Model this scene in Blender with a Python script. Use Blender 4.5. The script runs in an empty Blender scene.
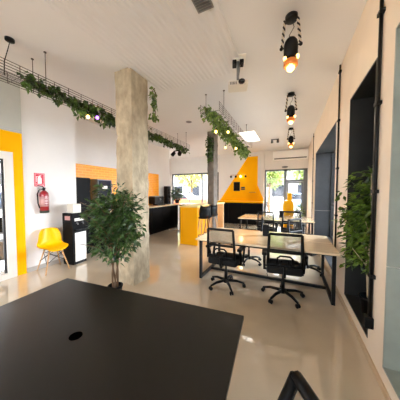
import bpy, bmesh, math, random
from mathutils import Vector, Matrix
R = math.radians
S = bpy.context.scene
C = S.collection
rng = random.Random(7)

# ------------------------------------------------------------------ materials
def lin(c):
    return tuple(((v / 255) / 12.92 if v / 255 <= .04045 else ((v / 255 + .055) / 1.055) ** 2.4) for v in c) + (1,)

def mat(name, rgb, rough=.5, metal=0, spec=.5, noise=0, nscale=8, bump=0, bscale=40, coat=0, cr=.08, emit=0, trans=0, stretch=None):
    m = bpy.data.materials.new(name); m.use_nodes = True
    n = m.node_tree.nodes; l = m.node_tree.links; b = n['Principled BSDF']
    col = lin(rgb)
    b.inputs['Base Color'].default_value = col
    b.inputs['Roughness'].default_value = rough
    b.inputs['Metallic'].default_value = metal
    b.inputs['Specular IOR Level'].default_value = spec
    b.inputs['Coat Weight'].default_value = coat
    b.inputs['Coat Roughness'].default_value = cr
    if emit:
        b.inputs['Emission Color'].default_value = col
        b.inputs['Emission Strength'].default_value = emit
    tc = n.new('ShaderNodeTexCoord'); src = tc.outputs['Object']
    if stretch:
        mp = n.new('ShaderNodeMapping'); mp.inputs['Scale'].default_value = stretch
        l.new(src, mp.inputs['Vector']); src = mp.outputs['Vector']
    if noise:
        t = n.new('ShaderNodeTexNoise'); t.inputs['Scale'].default_value = nscale; t.inputs['Detail'].default_value = 6
        r = n.new('ShaderNodeValToRGB')
        r.color_ramp.elements[0].position = .3; r.color_ramp.elements[1].position = .7
        r.color_ramp.elements[0].color = tuple(c * (1 - noise) for c in col[:3]) + (1,)
        r.color_ramp.elements[1].color = tuple(min(1, c * (1 + noise)) for c in col[:3]) + (1,)
        l.new(src, t.inputs['Vector']); l.new(t.outputs['Fac'], r.inputs['Fac']); l.new(r.outputs['Color'], b.inputs['Base Color'])
    if bump:
        t2 = n.new('ShaderNodeTexNoise'); t2.inputs['Scale'].default_value = bscale; t2.inputs['Detail'].default_value = 4
        bp = n.new('ShaderNodeBump'); bp.inputs['Strength'].default_value = bump; bp.inputs['Distance'].default_value = .02
        l.new(src, t2.inputs['Vector']); l.new(t2.outputs['Fac'], bp.inputs['Height']); l.new(bp.outputs['Normal'], b.inputs['Normal'])
    if trans:
        out = n['Material Output']; tr = n.new('ShaderNodeBsdfTransparent'); mx = n.new('ShaderNodeMixShader')
        mx.inputs['Fac'].default_value = trans
        l.new(b.outputs[0], mx.inputs[1]); l.new(tr.outputs[0], mx.inputs[2]); l.new(mx.outputs[0], out.inputs['Surface'])
    return m

def leaf_mat(name, dark, light, transl=.25):
    m = bpy.data.materials.new(name); m.use_nodes = True
    n = m.node_tree.nodes; l = m.node_tree.links; b = n['Principled BSDF']
    b.inputs['Roughness'].default_value = .38
    tc = n.new('ShaderNodeTexCoord'); t = n.new('ShaderNodeTexNoise'); t.inputs['Scale'].default_value = 11; t.inputs['Detail'].default_value = 2
    r = n.new('ShaderNodeValToRGB'); r.color_ramp.elements[0].position = .35; r.color_ramp.elements[1].position = .68
    r.color_ramp.elements[0].color = lin(dark); r.color_ramp.elements[1].color = lin(light)
    l.new(tc.outputs['Object'], t.inputs['Vector']); l.new(t.outputs['Fac'], r.inputs['Fac']); l.new(r.outputs['Color'], b.inputs['Base Color'])
    tl = n.new('ShaderNodeBsdfTranslucent'); l.new(r.outputs['Color'], tl.inputs['Color'])
    mx = n.new('ShaderNodeMixShader'); mx.inputs['Fac'].default_value = transl
    l.new(b.outputs[0], mx.inputs[1]); l.new(tl.outputs[0], mx.inputs[2]); l.new(mx.outputs[0], n['Material Output'].inputs['Surface'])
    return m

def glass_mat(name, tint=(1, 1, 1, 1)):
    m = bpy.data.materials.new(name); m.use_nodes = True
    n = m.node_tree.nodes; l = m.node_tree.links; n.remove(n['Principled BSDF'])
    tr = n.new('ShaderNodeBsdfTransparent'); tr.inputs['Color'].default_value = tint
    gl = n.new('ShaderNodeBsdfGlossy'); gl.inputs['Roughness'].default_value = .02
    fr = n.new('ShaderNodeFresnel'); fr.inputs['IOR'].default_value = 1.25
    mx = n.new('ShaderNodeMixShader'); l.new(fr.outputs[0], mx.inputs[0]); l.new(tr.outputs[0], mx.inputs[1]); l.new(gl.outputs[0], mx.inputs[2])
    l.new(mx.outputs[0], n['Material Output'].inputs['Surface'])
    return m

def wave_bump(m, scale, strength, direction='X', dist=.01):
    n = m.node_tree.nodes; l = m.node_tree.links
    tc = n.new('ShaderNodeTexCoord'); w = n.new('ShaderNodeTexWave'); w.bands_direction = direction; w.inputs['Scale'].default_value = scale
    bp = n.new('ShaderNodeBump'); bp.inputs['Strength'].default_value = strength; bp.inputs['Distance'].default_value = dist
    l.new(tc.outputs['Object'], w.inputs['Vector']); l.new(w.outputs['Fac'], bp.inputs['Height'])
    l.new(bp.outputs['Normal'], n['Principled BSDF'].inputs['Normal'])

def brick_mat(name, a, b_, mortar, scale, rot):
    m = mat(name, a, .35); n = m.node_tree.nodes; l = m.node_tree.links
    tc = n.new('ShaderNodeTexCoord'); sp = n.new('ShaderNodeSeparateXYZ'); mp = n.new('ShaderNodeCombineXYZ'); l.new(sp.outputs['Y'], mp.inputs['X']); l.new(sp.outputs['Z'], mp.inputs['Y'])
    bt = n.new('ShaderNodeTexBrick'); bt.inputs['Scale'].default_value = scale
    bt.inputs['Color1'].default_value = lin(a); bt.inputs['Color2'].default_value = lin(b_); bt.inputs['Mortar'].default_value = lin(mortar)
    bt.inputs['Mortar Size'].default_value = .022; bt.inputs['Brick Width'].default_value = .6; bt.inputs['Row Height'].default_value = .22
    l.new(tc.outputs['Object'], sp.inputs[0]); l.new(mp.outputs[0], bt.inputs['Vector'])
    l.new(bt.outputs['Color'], n['Principled BSDF'].inputs['Base Color'])
    return m

M = {}
M['white_wall'] = mat('white_paint', (229, 225, 221), .75, noise=.02, nscale=3)
M['cream_wall'] = mat('cream_paint', (238, 222, 202), .7, noise=.03, nscale=3)
M['grey_wall'] = mat('grey_paint', (190, 190, 182), .75, noise=.02)
M['yellow_wall'] = mat('yellow_paint', (255, 180, 0), .7, spec=.1, noise=.03, nscale=4)
M['ceiling'] = mat('ceiling_paint', (223, 221, 220), .8, noise=.015, nscale=1.5)
M['rib'] = mat('ribbed_panel', (223, 221, 220), .7)
wave_bump(M['rib'], 4.2, .55, 'X', .02)
M['floor'] = mat('polished_tile', (208, 191, 166), .05, noise=.05, nscale=2.2, coat=1, spec=.8, cr=.015)
M['base_left'] = mat('grey_skirting', (172, 164, 156), .5)
M['base_right'] = mat('beige_skirting', (196, 172, 140), .4)
M['reveal'] = mat('dark_grey_laminate', (44, 44, 43), .35, spec=.35, noise=.15, nscale=5)
M['reveal_light'] = mat('grey_green_laminate', (150, 154, 144), .35, spec=.35, noise=.1, nscale=5)  # recess lining lightened: daylight on it is put into the colour
M['reveal_mid'] = mat('grey_laminate', (60, 62, 64), .35, spec=.35, noise=.15, nscale=5)
M['alu'] = mat('grey_aluminium', (92, 94, 96), .35, metal=.5)
M['frame_dark'] = mat('dark_frame', (48, 48, 50), .4)
M['frame_white'] = mat('white_pvc', (230, 222, 212), .4)
M['glass'] = glass_mat('clear_glass')
M['glass_half'] = glass_mat('half_tinted_glass', (.8, .82, .84, 1)); M['glass_dark'] = glass_mat('dark_tinted_glass', (.06, .07, .075, 1))
M['glass_tint'] = glass_mat('tinted_glass', (.2, .22, .22, 1))
M['black'] = mat('black_plastic', (8, 8, 9), .45, spec=.2, noise=.1)
M['black_fabric'] = mat('black_fabric', (8, 8, 9), .9, bump=.2, bscale=300)
M['black_metal'] = mat('black_metal', (10, 9, 9), .45, spec=.25, noise=.1)
M['black_gloss'] = mat('black_laminate', (9, 8, 8), .55, spec=.12)
M['table_black'] = mat('black_table_laminate', (26, 23, 20), .32, spec=.32, noise=.12, nscale=3, bump=.04, bscale=200)
M['mesh'] = mat('chair_mesh', (62, 57, 51), .95, spec=.1, trans=.55)
M['wood'] = mat('pale_oak', (240, 214, 174), .18, coat=.8, noise=.1, nscale=4, stretch=(1, 14, 14))
M['wood_leg'] = mat('beech_leg', (196, 150, 100), .5, noise=.14, nscale=6, stretch=(8, 8, 1))
M['worktop'] = mat('beige_worktop', (218, 192, 150), .35, noise=.05)
M['bar_top'] = mat('yellowish_worktop', (240, 208, 128), .35, noise=.04)
M['yellow_bar'] = mat('yellow_laminate', (250, 176, 0), .4, spec=.15)
M['yellow_plastic'] = mat('yellow_plastic', (252, 188, 0), .4, spec=.2, coat=.1)
M['concrete'] = mat('raw_concrete', (172, 157, 132), .9, noise=.24, nscale=11, bump=.9, bscale=22, stretch=(1, 1, .6))
M['concrete_dark'] = mat('grey_concrete', (112, 104, 96), .9, noise=.25, nscale=6, bump=.6, bscale=26)
M['wire'] = mat('grey_wire', (92, 86, 84), .4, metal=.6)
M['ficus'] = leaf_mat('ficus_leaf', (26, 46, 18), (84, 116, 56), .15)
M['ficus_bright'] = leaf_mat('ficus_bright_leaf', (36, 60, 16), (124, 154, 56), .25)
M['ivy'] = leaf_mat('ivy_leaf', (26, 48, 16), (92, 122, 50), .2)
M['ivy_light'] = leaf_mat('ivy_light_leaf', (54, 84, 30), (140, 164, 78))
M['bark'] = mat('bark', (104, 80, 58), .9, noise=.2)
M['bark_pale'] = mat('pale_bark', (196, 178, 150), .9, noise=.15)
M['soil'] = mat('soil', (40, 30, 24), 1, bump=.6)
M['red'] = mat('extinguisher_red', (142, 14, 26), .3, coat=.4)
M['sign_red'] = mat('sign_red', (206, 18, 52), .5)
M['sign_white'] = mat('sign_white', (245, 236, 232), .5)
M['label'] = mat('pale_label', (186, 140, 136), .5)
M['rubber_green'] = mat('dark_base', (44, 54, 40), .6)
M['white_plastic'] = mat('white_plastic', (236, 232, 224), .4)
M['ac_white'] = mat('glossy_white', (252, 251, 249), .3)
M['offwhite'] = mat('offwhite_plastic', (214, 206, 192), .45)
M['steel'] = mat('brushed_steel', (128, 128, 128), .45, metal=.3, noise=.05)
M['dark_screen'] = mat('dark_blue_glass', (32, 38, 50), .12)
M['tile'] = brick_mat('yellow_brick_tile', (255, 164, 10), (250, 152, 4), (255, 186, 60), 3.0, (R(90), 0, R(90)))
M['brass'] = mat('brass', (190, 140, 76), .35, metal=.8)
M['copper'] = mat('amber_shade', (226, 132, 60), .3, metal=.3)
M['rope_light'] = mat('pale_rope', (214, 200, 178), .9)
M['rope_dark'] = mat('dark_rope', (40, 34, 30), .9)
M['bulb'] = mat('warm_bulb', (255, 206, 110), .3, emit=7)
M['bulb_violet'] = mat('violet_bulb', (198, 120, 255), .3, emit=4)
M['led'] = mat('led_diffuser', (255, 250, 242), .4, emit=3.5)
M['hole'] = mat('hole_black', (3, 3, 3), 1, spec=0)
M['lens'] = mat('lens', (10, 10, 16), .05)
M['street'] = mat('pale_pavement', (150, 146, 140), .9, noise=.1, nscale=1)
M['facade'] = mat('pale_facade', (186, 182, 178), .9, noise=.05)
M['salmon'] = mat('salmon_panel', (214, 112, 70), .8, noise=.08)
M['tree'] = leaf_mat('street_tree_leaf', (78, 104, 40), (146, 160, 76), .4)
M['tree_yellow'] = leaf_mat('yellowing_leaf', (118, 122, 52), (178, 168, 92), .4)
M['car_blue'] = mat('pale_blue_car', (120, 150, 178), .3, coat=.5)
M['car_white'] = mat('white_car', (198, 200, 204), .3, coat=.5)
M['tyre'] = mat('tyre', (26, 26, 28), .8)
M['card'] = mat('cardboard', (120, 110, 98), .9)
M['blue_box'] = mat('blue_box', (110, 134, 168), .6)

# ------------------------------------------------------------------ geometry
def NB(): return bmesh.new()

def box(bm, x0, x1, y0, y1, z0, z1, bev=0):
    r = bmesh.ops.create_cube(bm, size=1)
    bmesh.ops.transform(bm, verts=r['verts'], matrix=Matrix.Translation(((x0 + x1) / 2, (y0 + y1) / 2, (z0 + z1) / 2)) @ Matrix.Diagonal((abs(x1 - x0), abs(y1 - y0), abs(z1 - z0), 1)))
    if bev:
        es = list({e for v in r['verts'] for e in v.link_edges})
        bmesh.ops.bevel(bm, geom=es, offset=bev, segments=2, affect='EDGES', profile=.5)
    return bm

def tube(bm, pts, rad, seg=8, cap=True):
    pts = [Vector(p) for p in pts]; rings = []
    rads = rad if isinstance(rad, (list, tuple)) else [rad] * len(pts)
    t0 = (pts[1] - pts[0]).normalized()
    u = t0.orthogonal().normalized()
    for i, p in enumerate(pts):
        if i == 0: t = t0
        elif i == len(pts) - 1: t = (pts[i] - pts[i - 1]).normalized()
        else: t = ((pts[i + 1] - p).normalized() + (p - pts[i - 1]).normalized()).normalized()
        u = (u - t * u.dot(t))
        u = u.normalized() if u.length > 1e-6 else t.orthogonal().normalized()
        v = t.cross(u)
        rings.append([bm.verts.new(p + (u * math.cos(2 * math.pi * k / seg) + v * math.sin(2 * math.pi * k / seg)) * rads[i]) for k in range(seg)])
    for a, b in zip(rings, rings[1:]):
        for k in range(seg):
            bm.faces.new((a[k], a[(k + 1) % seg], b[(k + 1) % seg], b[k]))
    if cap:
        bm.faces.new(rings[0][::-1]); bm.faces.new(rings[-1])
    return bm

def bar(bm, p0, p1, w, d=None):
    """square bar between two points"""
    p0 = Vector(p0); p1 = Vector(p1); d = d or w; t = (p1 - p0); L = t.length
    r = bmesh.ops.create_cube(bm, size=1)
    q = t.to_track_quat('Z', 'Y').to_matrix().to_4x4()
    bmesh.ops.transform(bm, verts=r['verts'], matrix=Matrix.Translation((p0 + p1) / 2) @ q @ Matrix.Diagonal((w, d, L, 1)))
    return bm

def lathe(bm, prof, seg=20, at=(0, 0, 0), rot=None):
    at = Vector(at); rings = []
    for r, z in prof:
        ring = []
        for k in range(seg):
            a = 2 * math.pi * k / seg; p = Vector((r * math.cos(a), r * math.sin(a), z))
            if rot is not None: p = rot @ p
            ring.append(bm.verts.new(p + at))
        rings.append(ring)
    for a, b in zip(rings, rings[1:]):
        for k in range(seg):
            bm.faces.new((a[k], a[(k + 1) % seg], b[(k + 1) % seg], b[k]))
    bm.faces.new(rings[0][::-1]); bm.faces.new(rings[-1])
    return bm

def prism(bm, poly, axis, a, b):
    """poly of 2D points extruded along axis between a and b"""
    def mk(p, t):
        return {'X': (t, p[0], p[1]), 'Y': (p[0], t, p[1]), 'Z': (p[0], p[1], t)}[axis]
    va = [bm.verts.new(mk(p, a)) for p in poly]; vb = [bm.verts.new(mk(p, b)) for p in poly]
    bm.faces.new(va); bm.faces.new(vb[::-1]); n = len(poly)
    for k in range(n): bm.faces.new((va[k], vb[k], vb[(k + 1) % n], va[(k + 1) % n]))
    bmesh.ops.recalc_face_normals(bm, faces=bm.faces)
    return bm

def sphere(bm, c, r, sc=(1, 1, 1)):
    q = bmesh.ops.create_uvsphere(bm, u_segments=14, v_segments=9, radius=r)
    bmesh.ops.transform(bm, verts=q['verts'], matrix=Matrix.Translation(c) @ Matrix.Diagonal((*sc, 1)))
    return bm

def leaf(bm, p, d, L, W, roll):
    d = d.normalized(); s = d.cross(Vector((0, 0, 1)))
    s = s.normalized() if s.length > 1e-3 else Vector((1, 0, 0))
    up = s.cross(d); s2 = s * math.cos(roll) + up * math.sin(roll); n = s2.cross(d)
    b0 = bm.verts.new(p); t = bm.verts.new(p + d * L - n * L * .12)
    mid = bm.verts.new(p + d * L * .5 - n * W * .12)
    l1 = bm.verts.new(p + d * L * .42 + s2 * W * .5 + n * W * .1); r1 = bm.verts.new(p + d * L * .42 - s2 * W * .5 + n * W * .1)
    bm.faces.new((b0, l1, mid)); bm.faces.new((b0, mid, r1)); bm.faces.new((l1, t, mid)); bm.faces.new((mid, t, r1))

def obj(name, bm, m, parent=None, smooth=False, loc=None, bev=0):
    me = bpy.data.meshes.new(name); bmesh.ops.recalc_face_normals(bm, faces=bm.faces)
    bm.to_mesh(me); bm.free()
    o = bpy.data.objects.new(name, me); C.objects.link(o)
    me.materials.append(M[m] if isinstance(m, str) else m)
    if smooth:
        for p in me.polygons: p.use_smooth = True
    if parent: o.parent = parent
    if loc: o.location = loc
    if bev:
        b = o.modifiers.new('bevel', 'BEVEL'); b.width = bev; b.segments = 2; b.limit_method = 'ANGLE'
    return o

def tag(o, label, cat, group=None):
    o['label'] = label; o['category'] = cat
    if group: o['group'] = group
    return o

def thing(name, label, cat, loc=(0, 0, 0), rz=0, group=None):
    o = bpy.data.objects.new(name, None); C.objects.link(o); o.location = loc; o.rotation_euler = (0, 0, rz); o.empty_display_size = .1
    return tag(o, label, cat, group)

def struct(name, bm, m, **k):
    o = obj(name, bm, m, **k); o['kind'] = 'structure'; return o

def struct_empty(name, loc=(0, 0, 0)):
    o = bpy.data.objects.new(name, None); C.objects.link(o); o.location = loc; o['kind'] = 'structure'; return o

KIDS = {}
def copy_tree(o, parent=None):
    c = o.copy(); C.objects.link(c)
    if parent: c.parent = parent
    for ch in [x for x in C.objects if x.parent == o]: copy_tree(ch, c)
    return c

def place(src, loc, rz, label, group=None):
    c = copy_tree(src); c.location = loc; c.rotation_euler = (0, 0, rz); c['label'] = label
    if group: c['group'] = group
    return c

RX, CZ, YB = .68, 3.53, 10.0

# ------------------------------------------------------------------ the room
struct('floor', box(NB(), -7, 1.3, -2.8, YB + .2, -.1, 0), 'floor')
struct('ceiling', box(NB(), -7, 1.3, -2.8, YB + .2, CZ, CZ + .15), 'ceiling')
struct('trim_1', box(NB(), -2.36, -.72, -2.6, 3.2, CZ - .025, CZ), 'rib')          # ribbed ceiling panel
struct('wall_front', box(box(box(box(NB(), -4.75, 1.3, -2.8, -2.6, 0, .3), -4.75, 1.3, -2.8, -2.6, 3.1, CZ), -4.75, -4.3, -2.8, -2.6, .3, 3.1), .5, 1.3, -2.8, -2.6, .3, 3.1), 'white_wall')
# left wall: grey over yellow around the glazed door, then white, then the kitchen recess
struct('wall_left_grey', box(NB(), -4.75, -4.55, -2.6, 1.925, 2.63, CZ), 'grey_wall')
b = NB(); box(b, -4.75, -4.55, -2.6, .0, 0, 2.63); box(b, -4.75, -4.55, 0, 1.78, 2.26, 2.63); box(b, -4.75, -4.55, 1.78, 1.925, 0, 2.63)
struct('wall_left_yellow', b, 'yellow_wall')
b = NB(); box(b, -4.78, -4.575, 1.925, 2.93, 0, CZ); box(b, -5.4, -4.78, 2.73, 2.93, 0, CZ); box(b, -5.4, -5.2, 2.93, 7.75, 0, CZ)
box(b, -6.8, -5.4, 7.55, 7.75, 0, CZ); box(b, -7, -6.8, 7.55, YB, 0, CZ)
struct('wall_left', b, 'white_wall')
struct('baseboard_left', box(NB(), -4.575, -4.56, 1.925, 2.92, 0, .085), 'base_left')
# right wall with three deep dark window recesses
NICHES = [(-2.2, -.4), (.1, 1.95), (2.29, 3.17), (4.03, 7.03)]  # first one is unseen behind the camera, added for side light
ZB, ZT = .17, 2.75
b = NB(); ys = [-2.6] + [v for n in NICHES for v in n] + [YB]
for k in range(0, len(ys), 2): box(b, RX, 1.25, ys[k], ys[k + 1], 0, CZ)
for y0, y1 in NICHES:
    box(b, RX, 1.25, y0, y1, 0, ZB); box(b, RX, 1.25, y0, y1, ZT, CZ)
struct('wall_right', b, 'cream_wall')
for i, (y0, y1) in enumerate(NICHES):
    b = NB(); t = .015; x0, x1 = RX - .004, 1.1
    box(b, x0, x1, y0, y0 + t, ZB, ZT); box(b, x0, x1, y1 - t, y1, ZB, .975); box(b, x0, x1, y1 - t, y1, .981, ZT)
    box(b, x0, x1, y0 + t, y1 - t, ZB, ZB + t); box(b, x0, x1, y0 + t, y1 - t, ZT - t, ZT)
    struct('trim_%d' % (i + 2), b, ['reveal_light', 'reveal_light', 'reveal', 'reveal_mid'][i])
    w = struct_empty('window_%d' % (i + 1), (1.15, (y0 + y1) / 2, ZB)); hw = (y1 - y0) / 2
    b = NB()
    for yy in ([-hw, hw - .05] if hw < .6 else [-hw, -.025, hw - .05]): box(b, -.05, .03, yy, yy + .05, 0, ZT - ZB)
    box(b, -.05, .03, -hw, hw, 0, .06); box(b, -.05, .03, -hw, hw, ZT - ZB - .06, ZT - ZB); box(b, -.05, .03, -hw, hw, 1.0, 1.05)
    obj('window_frame', b, 'frame_dark', w)
    obj('window_pane', box(NB(), -.006, .006, -hw + .05, hw - .05, .06, ZT - ZB - .06), ['glass_dark', 'glass_tint', 'glass_dark', 'glass_half'][i], w)  # pane tints chosen to set how much daylight each recess admits
struct('baseboard_right', box(NB(), RX - .012, RX, -2.6, YB - .02, 0, .06), 'base_right')
# back wall: kitchen window, coffee corner, glazed door
WX0, WX1, WZ0, WZ1 = -6.53, -3.55, .75, 2.62
DX0, DX1, DZ = -1.17, .66, 2.62
b = NB(); box(b, -7, WX0, YB, YB + .2, 0, CZ); box(b, WX0, WX1, YB, YB + .2, 0, WZ0); box(b, WX0, WX1, YB, YB + .2, WZ1, CZ)
box(b, WX1, DX0, YB, YB + .2, 0, CZ); box(b, DX0, DX1, YB, YB + .2, DZ, CZ); box(b, DX1, 1.3, YB, YB + .2, 0, CZ)
box(b, -1.49, -1.2, YB - .14, YB, 0, CZ)
struct('wall_back', b, 'white_wall')
struct('trim_7', prism(NB(), [(-3.5, 1.06), (-2.0, 3.32), (-1.492, 3.32), (-1.492, 1.06)], 'Y', YB - .006, YB), 'yellow_wall')
struct('trim_8', prism(NB(), [(-1.489, 1.07), (-1.489, 1.88), (-1.201, 1.2), (-1.201, 1.07)], 'Y', YB - .146, YB - .14), 'yellow_wall')
w = struct_empty('window_5', (WX0, YB + .06, WZ0)); W = WX1 - WX0; Hh = WZ1 - WZ0
b = NB(); box(b, 0, .07, -.04, .04, 0, Hh); box(b, W - .07, W, -.04, .04, 0, Hh); box(b, 0, W, -.04, .04, Hh - .07, Hh); box(b, 0, W, -.04, .04, 0, .06); box(b, 1.95, 2.01, -.04, .04, .06, Hh - .07)
obj('window_frame', b, 'frame_dark', w); obj('window_pane', box(NB(), .07, W - .07, -.006, .006, .06, Hh - .07), 'glass', w)
d = struct_empty('door_1', (DX0, YB + .06, 0)); W = DX1 - DX0
b = NB(); box(b, 0, .07, -.05, .05, 0, DZ); box(b, W - .16, W, -.05, .05, 0, DZ); box(b, 0, W, -.05, .05, DZ - .08, DZ); box(b, .86, .98, -.05, .05, 0, DZ); box(b, .98, W - .16, -.05, .05, 2.02, 2.12); box(b, .07, .86, -.05, .05, 0, .12)
obj('door_frame', b, 'alu', d)
b = NB(); box(b, .985, 1.05, -.03, .03, .02, 2.01); box(b, W - .235, W - .165, -.03, .03, .02, 2.01); box(b, 1.05, W - .235, -.03, .03, .02, .16); box(b, 1.05, W - .235, -.03, .03, 1.94, 2.01)
obj('door_leaf', b, 'alu', d)
b = NB(); box(b, .07, .86, -.006, .006, .12, DZ - .08); box(b, 1.05, W - .235, -.006, .006, .16, 1.94); box(b, .98, W - .16, -.006, .006, 2.12, DZ - .08)
obj('door_pane', b, 'glass', d)
obj('door_handle', tube(NB(), [(1.08, -.03, .9), (1.08, -.09, .92), (1.08, -.09, 1.3), (1.08, -.03, 1.32)], .014), 'steel', d, smooth=True)
# glazed door in the left wall
d = struct_empty('door_2', (-4.55, 0, 0))
b = NB(); box(b, -.1, .012, 1.66, 1.78, 0, 2.26); box(b, -.1, .012, .02, 1.66, 2.13, 2.26); box(b, -.1, .012, .02, 1.66, 0, .1); box(b, -.1, .012, .0, .12, .1, 2.13)
obj('door_frame', b, 'frame_white', d)
b = NB(); box(b, -.07, -.03, 1.63, 1.66, .1, 2.13); box(b, -.07, -.03, .12, 1.63, 2.1, 2.13)
obj('gasket', b, 'frame_dark', d)
obj('door_pane', box(NB(), -.055, -.045, .12, 1.63, .1, 2.1), 'glass', d)
w = struct_empty('window_6', (-4.3, -2.7, .3)); b = NB()  # unseen glazed front, added behind the camera to let fill light in
for x in (0, 1.57, 3.15, 4.74): box(b, x, x + .06, -.04, .04, 0, 2.8)
box(b, 0, 4.8, -.04, .04, 0, .06); box(b, 0, 4.8, -.04, .04, 2.74, 2.8)
obj('window_frame', b, 'frame_dark', w); obj('window_pane', box(NB(), .06, 4.74, -.006, .006, .06, 2.74), 'glass', w)

# ------------------------------------------------------------------ columns
def column(x0, x1, y0, y1, m, label, cut=True):
    b = NB(); box(b, x0, x1, y0, y1, 0, CZ - .0, 0)
    bmesh.ops.subdivide_edges(b, edges=[e for e in b.edges if abs(e.verts[0].co.z - e.verts[1].co.z) > 1], cuts=36)
    bmesh.ops.subdivide_edges(b, edges=[e for e in b.edges if abs(e.verts[0].co.z - e.verts[1].co.z) < .01], cuts=2)
    for v in b.verts:
        if .02 < v.co.z < CZ - .02:
            corner = (abs(v.co.x - x0) < .01 or abs(v.co.x - x1) < .01) and (abs(v.co.y - y0) < .01 or abs(v.co.y - y1) < .01)
            k = .011 if corner else .004
            cx, cy_ = (x0 + x1) / 2, (y0 + y1) / 2; f = rng.random() * k * (2.2 if rng.random() < .12 and corner else 1)
            v.co.x -= math.copysign(f, v.co.x - cx); v.co.y -= math.copysign(f, v.co.y - cy_)
    return tag(obj('concrete_column', b, m), label, 'column')
column(-2.68, -2.32, 2.4, 2.8, 'concrete', 'rough bare concrete column rising beside the leafy potted tree')
column(-2.53, -2.3, 6.0, 6.4, 'concrete_dark', 'slim dark grey column behind the yellow bar, ivy at its top')

# ------------------------------------------------------------------ foreground table
t = thing('meeting_table', 'large black rectangular table with a cable hole, nearest the camera', 'table', (-1.9, 1.11, 0), R(5))
obj('tabletop', box(NB(), 0, 1.64, -1.3, 0, .715, .74, .003), 'table_black', t)
b = NB(); lathe(b, [(.034, .7395), (.034, .742), (.024, .7425), (.022, .741)], 24, (.775, -.51, 0))
obj('cable_grommet', b, 'hole', t)
for x in (.3, 1.3):
    for y in (-.08, -1.22): obj('leg', box(NB(), x - .025, x + .025, y - .025, y + .025, 0, .715), 'black_metal', t)
for y in (-.08, -1.22): obj('apron_rail', box(NB(), .325, 1.275, y - .015, y + .015, .67, .715), 'black_metal', t)

# ------------------------------------------------------------------ office chair
def make_chair(label, group):
    t = thing('office_chair', label, 'chair', group=group)
    bs = NB(); lathe(bs, [(.05, .075), (.055, .12), (.03, .13)], 16)
    for k in range(5):
        a = R(90 + 72 * k); tube(bs, [(.03 * math.cos(a), .03 * math.sin(a), .105), (.18 * math.cos(a), .18 * math.sin(a), .1), (.29 * math.cos(a), .29 * math.sin(a), .068)], [.024, .02, .015], 8)
    base = obj('base', bs, 'black', t, smooth=True)
    for k in range(5):
        a = R(90 + 72 * k); c = NB(); x, y = .29 * math.cos(a), .29 * math.sin(a); q = Matrix.Rotation(a, 3, 'Z') @ Matrix.Rotation(R(90), 3, 'X')
        for s in (-.016, .016):
            o_ = Vector((x, y, .029)) + Matrix.Rotation(a, 3, 'Z') @ Vector((0, s, 0))
            lathe(c, [(.02, -.009), (.028, -.006), (.028, .006), (.02, .009)], 14, o_, q)
        tube(c, [(x, y, .03), (x, y, .075)], .008, 6)
        obj('caster', c, 'black', base, smooth=True)
    g = NB(); lathe(g, [(.026, .12), (.026, .27), (.016, .275), (.016, .4)], 14)
    obj('gas_lift', g, 'black_metal', t, smooth=True)
    m = NB(); box(m, -.11, .11, -.12, .12, .385, .42, .01); tube(m, [(0, -.1, .4), (0, -.23, .4), (0, -.262, .44), (0, -.262, .56)], [.022, .022, .02, .018], 8)
    obj('tilt_mechanism', m, 'black', t)
    s = NB(); box(s, -.235, .235, -.22, .24, .41, .52, .035)
    for v in s.verts:
        if v.co.z > .5: v.co.z -= .012 * (1 - min(1, (v.co.x ** 2 + v.co.y ** 2) / .05))
        if v.co.y > .18: v.co.z -= .02
    obj('seat', s, 'black_fabric', t, smooth=True)
    def bp(x, z): return (x, -.235 - .09 * max(0, (z - .55)) - .16 * (.22 ** 2 - x * x) + .0, z)
    f = NB(); N = 8
    top = [bp(-.2 + .4 * k / N, .985) for k in range(N + 1)]
    left = [bp(-.215, .53), bp(-.212, .7), bp(-.2, .985)]; right_ = [(-p[0], p[1], p[2]) for p in left]
    tube(f, left, [.02, .021, .018], 8); tube(f, right_, [.02, .021, .018], 8); tube(f, top, .019, 8)
    for z, r in ((.74, .019), (.56, .03)): tube(f, [bp(-.212 + .424 * k / N, z) for k in range(N + 1)], r, 8)
    fr = obj('back_frame', f, 'black', t, smooth=True)
    p = NB(); rows = [.545 + .05 * k for k in range(10)]; g_ = []
    for z in rows[4:]: g_.append([p.verts.new(bp(-.2 + .4 * k / N, min(z, .98))) for k in range(N + 1)])
    for a_, b_ in zip(g_, g_[1:]):
        for k in range(N): p.faces.new((a_[k], a_[k + 1], b_[k + 1], b_[k]))
    bmesh.ops.solidify(p, geom=p.faces[:], thickness=.004)
    obj('mesh_panel', p, 'mesh', fr)
    q = NB(); tube(q, [(-.1, -.262, .55), (-.095, -.268, .66), (-.06, -.27, .69), (.06, -.27, .69), (.095, -.268, .66), (.1, -.262, .55)], .012, 8)
    tube(q, [(-.05, -.262, .55), (-.045, -.266, .63), (.045, -.266, .63), (.05, -.262, .55)], .01, 8)
    obj('lumbar_support', q, 'black', fr, smooth=True)
    for s_ in (-1, 1):
        a = NB(); x = .262 * s_
        tube(a, [(.12 * s_, -.05, .41), (x, -.05, .42), (x, -.06, .55), (x, -.13, .66)], .022, 8); tube(a, [(x, .06, .43), (x, .13, .6), (x, .14, .665)], .018, 8); tube(a, [(.14 * s_, .06, .415), (x, .06, .43)], .013, 8)
        box(a, x - .035, x + .035, -.17, .17, .645, .69, .012)
        obj('armrest', a, 'black', t)
    return t
GR = 'mesh-back office chairs'
cA = make_chair('black mesh office chair at the near side of the front desk, left', GR)
cA.location = (-.945, 3.04, 0); cA.rotation_euler = (0, 0, R(-2))
place(cA, (-.085, 3.07, 0), R(6), 'black mesh office chair at the near side of the front desk, right of the other')
place(cA, (-.82, 4.32, 0), R(98), 'office chair seen under the front desk, on its far side, left')
place(cA, (.3, 4.28, 0), R(235), 'office chair seen under the front desk, on its far side, right end')
place(cA, (-.62, 6.0, 0), R(-4), 'mesh office chair at the rear desk, directly behind the black desk box')
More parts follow.
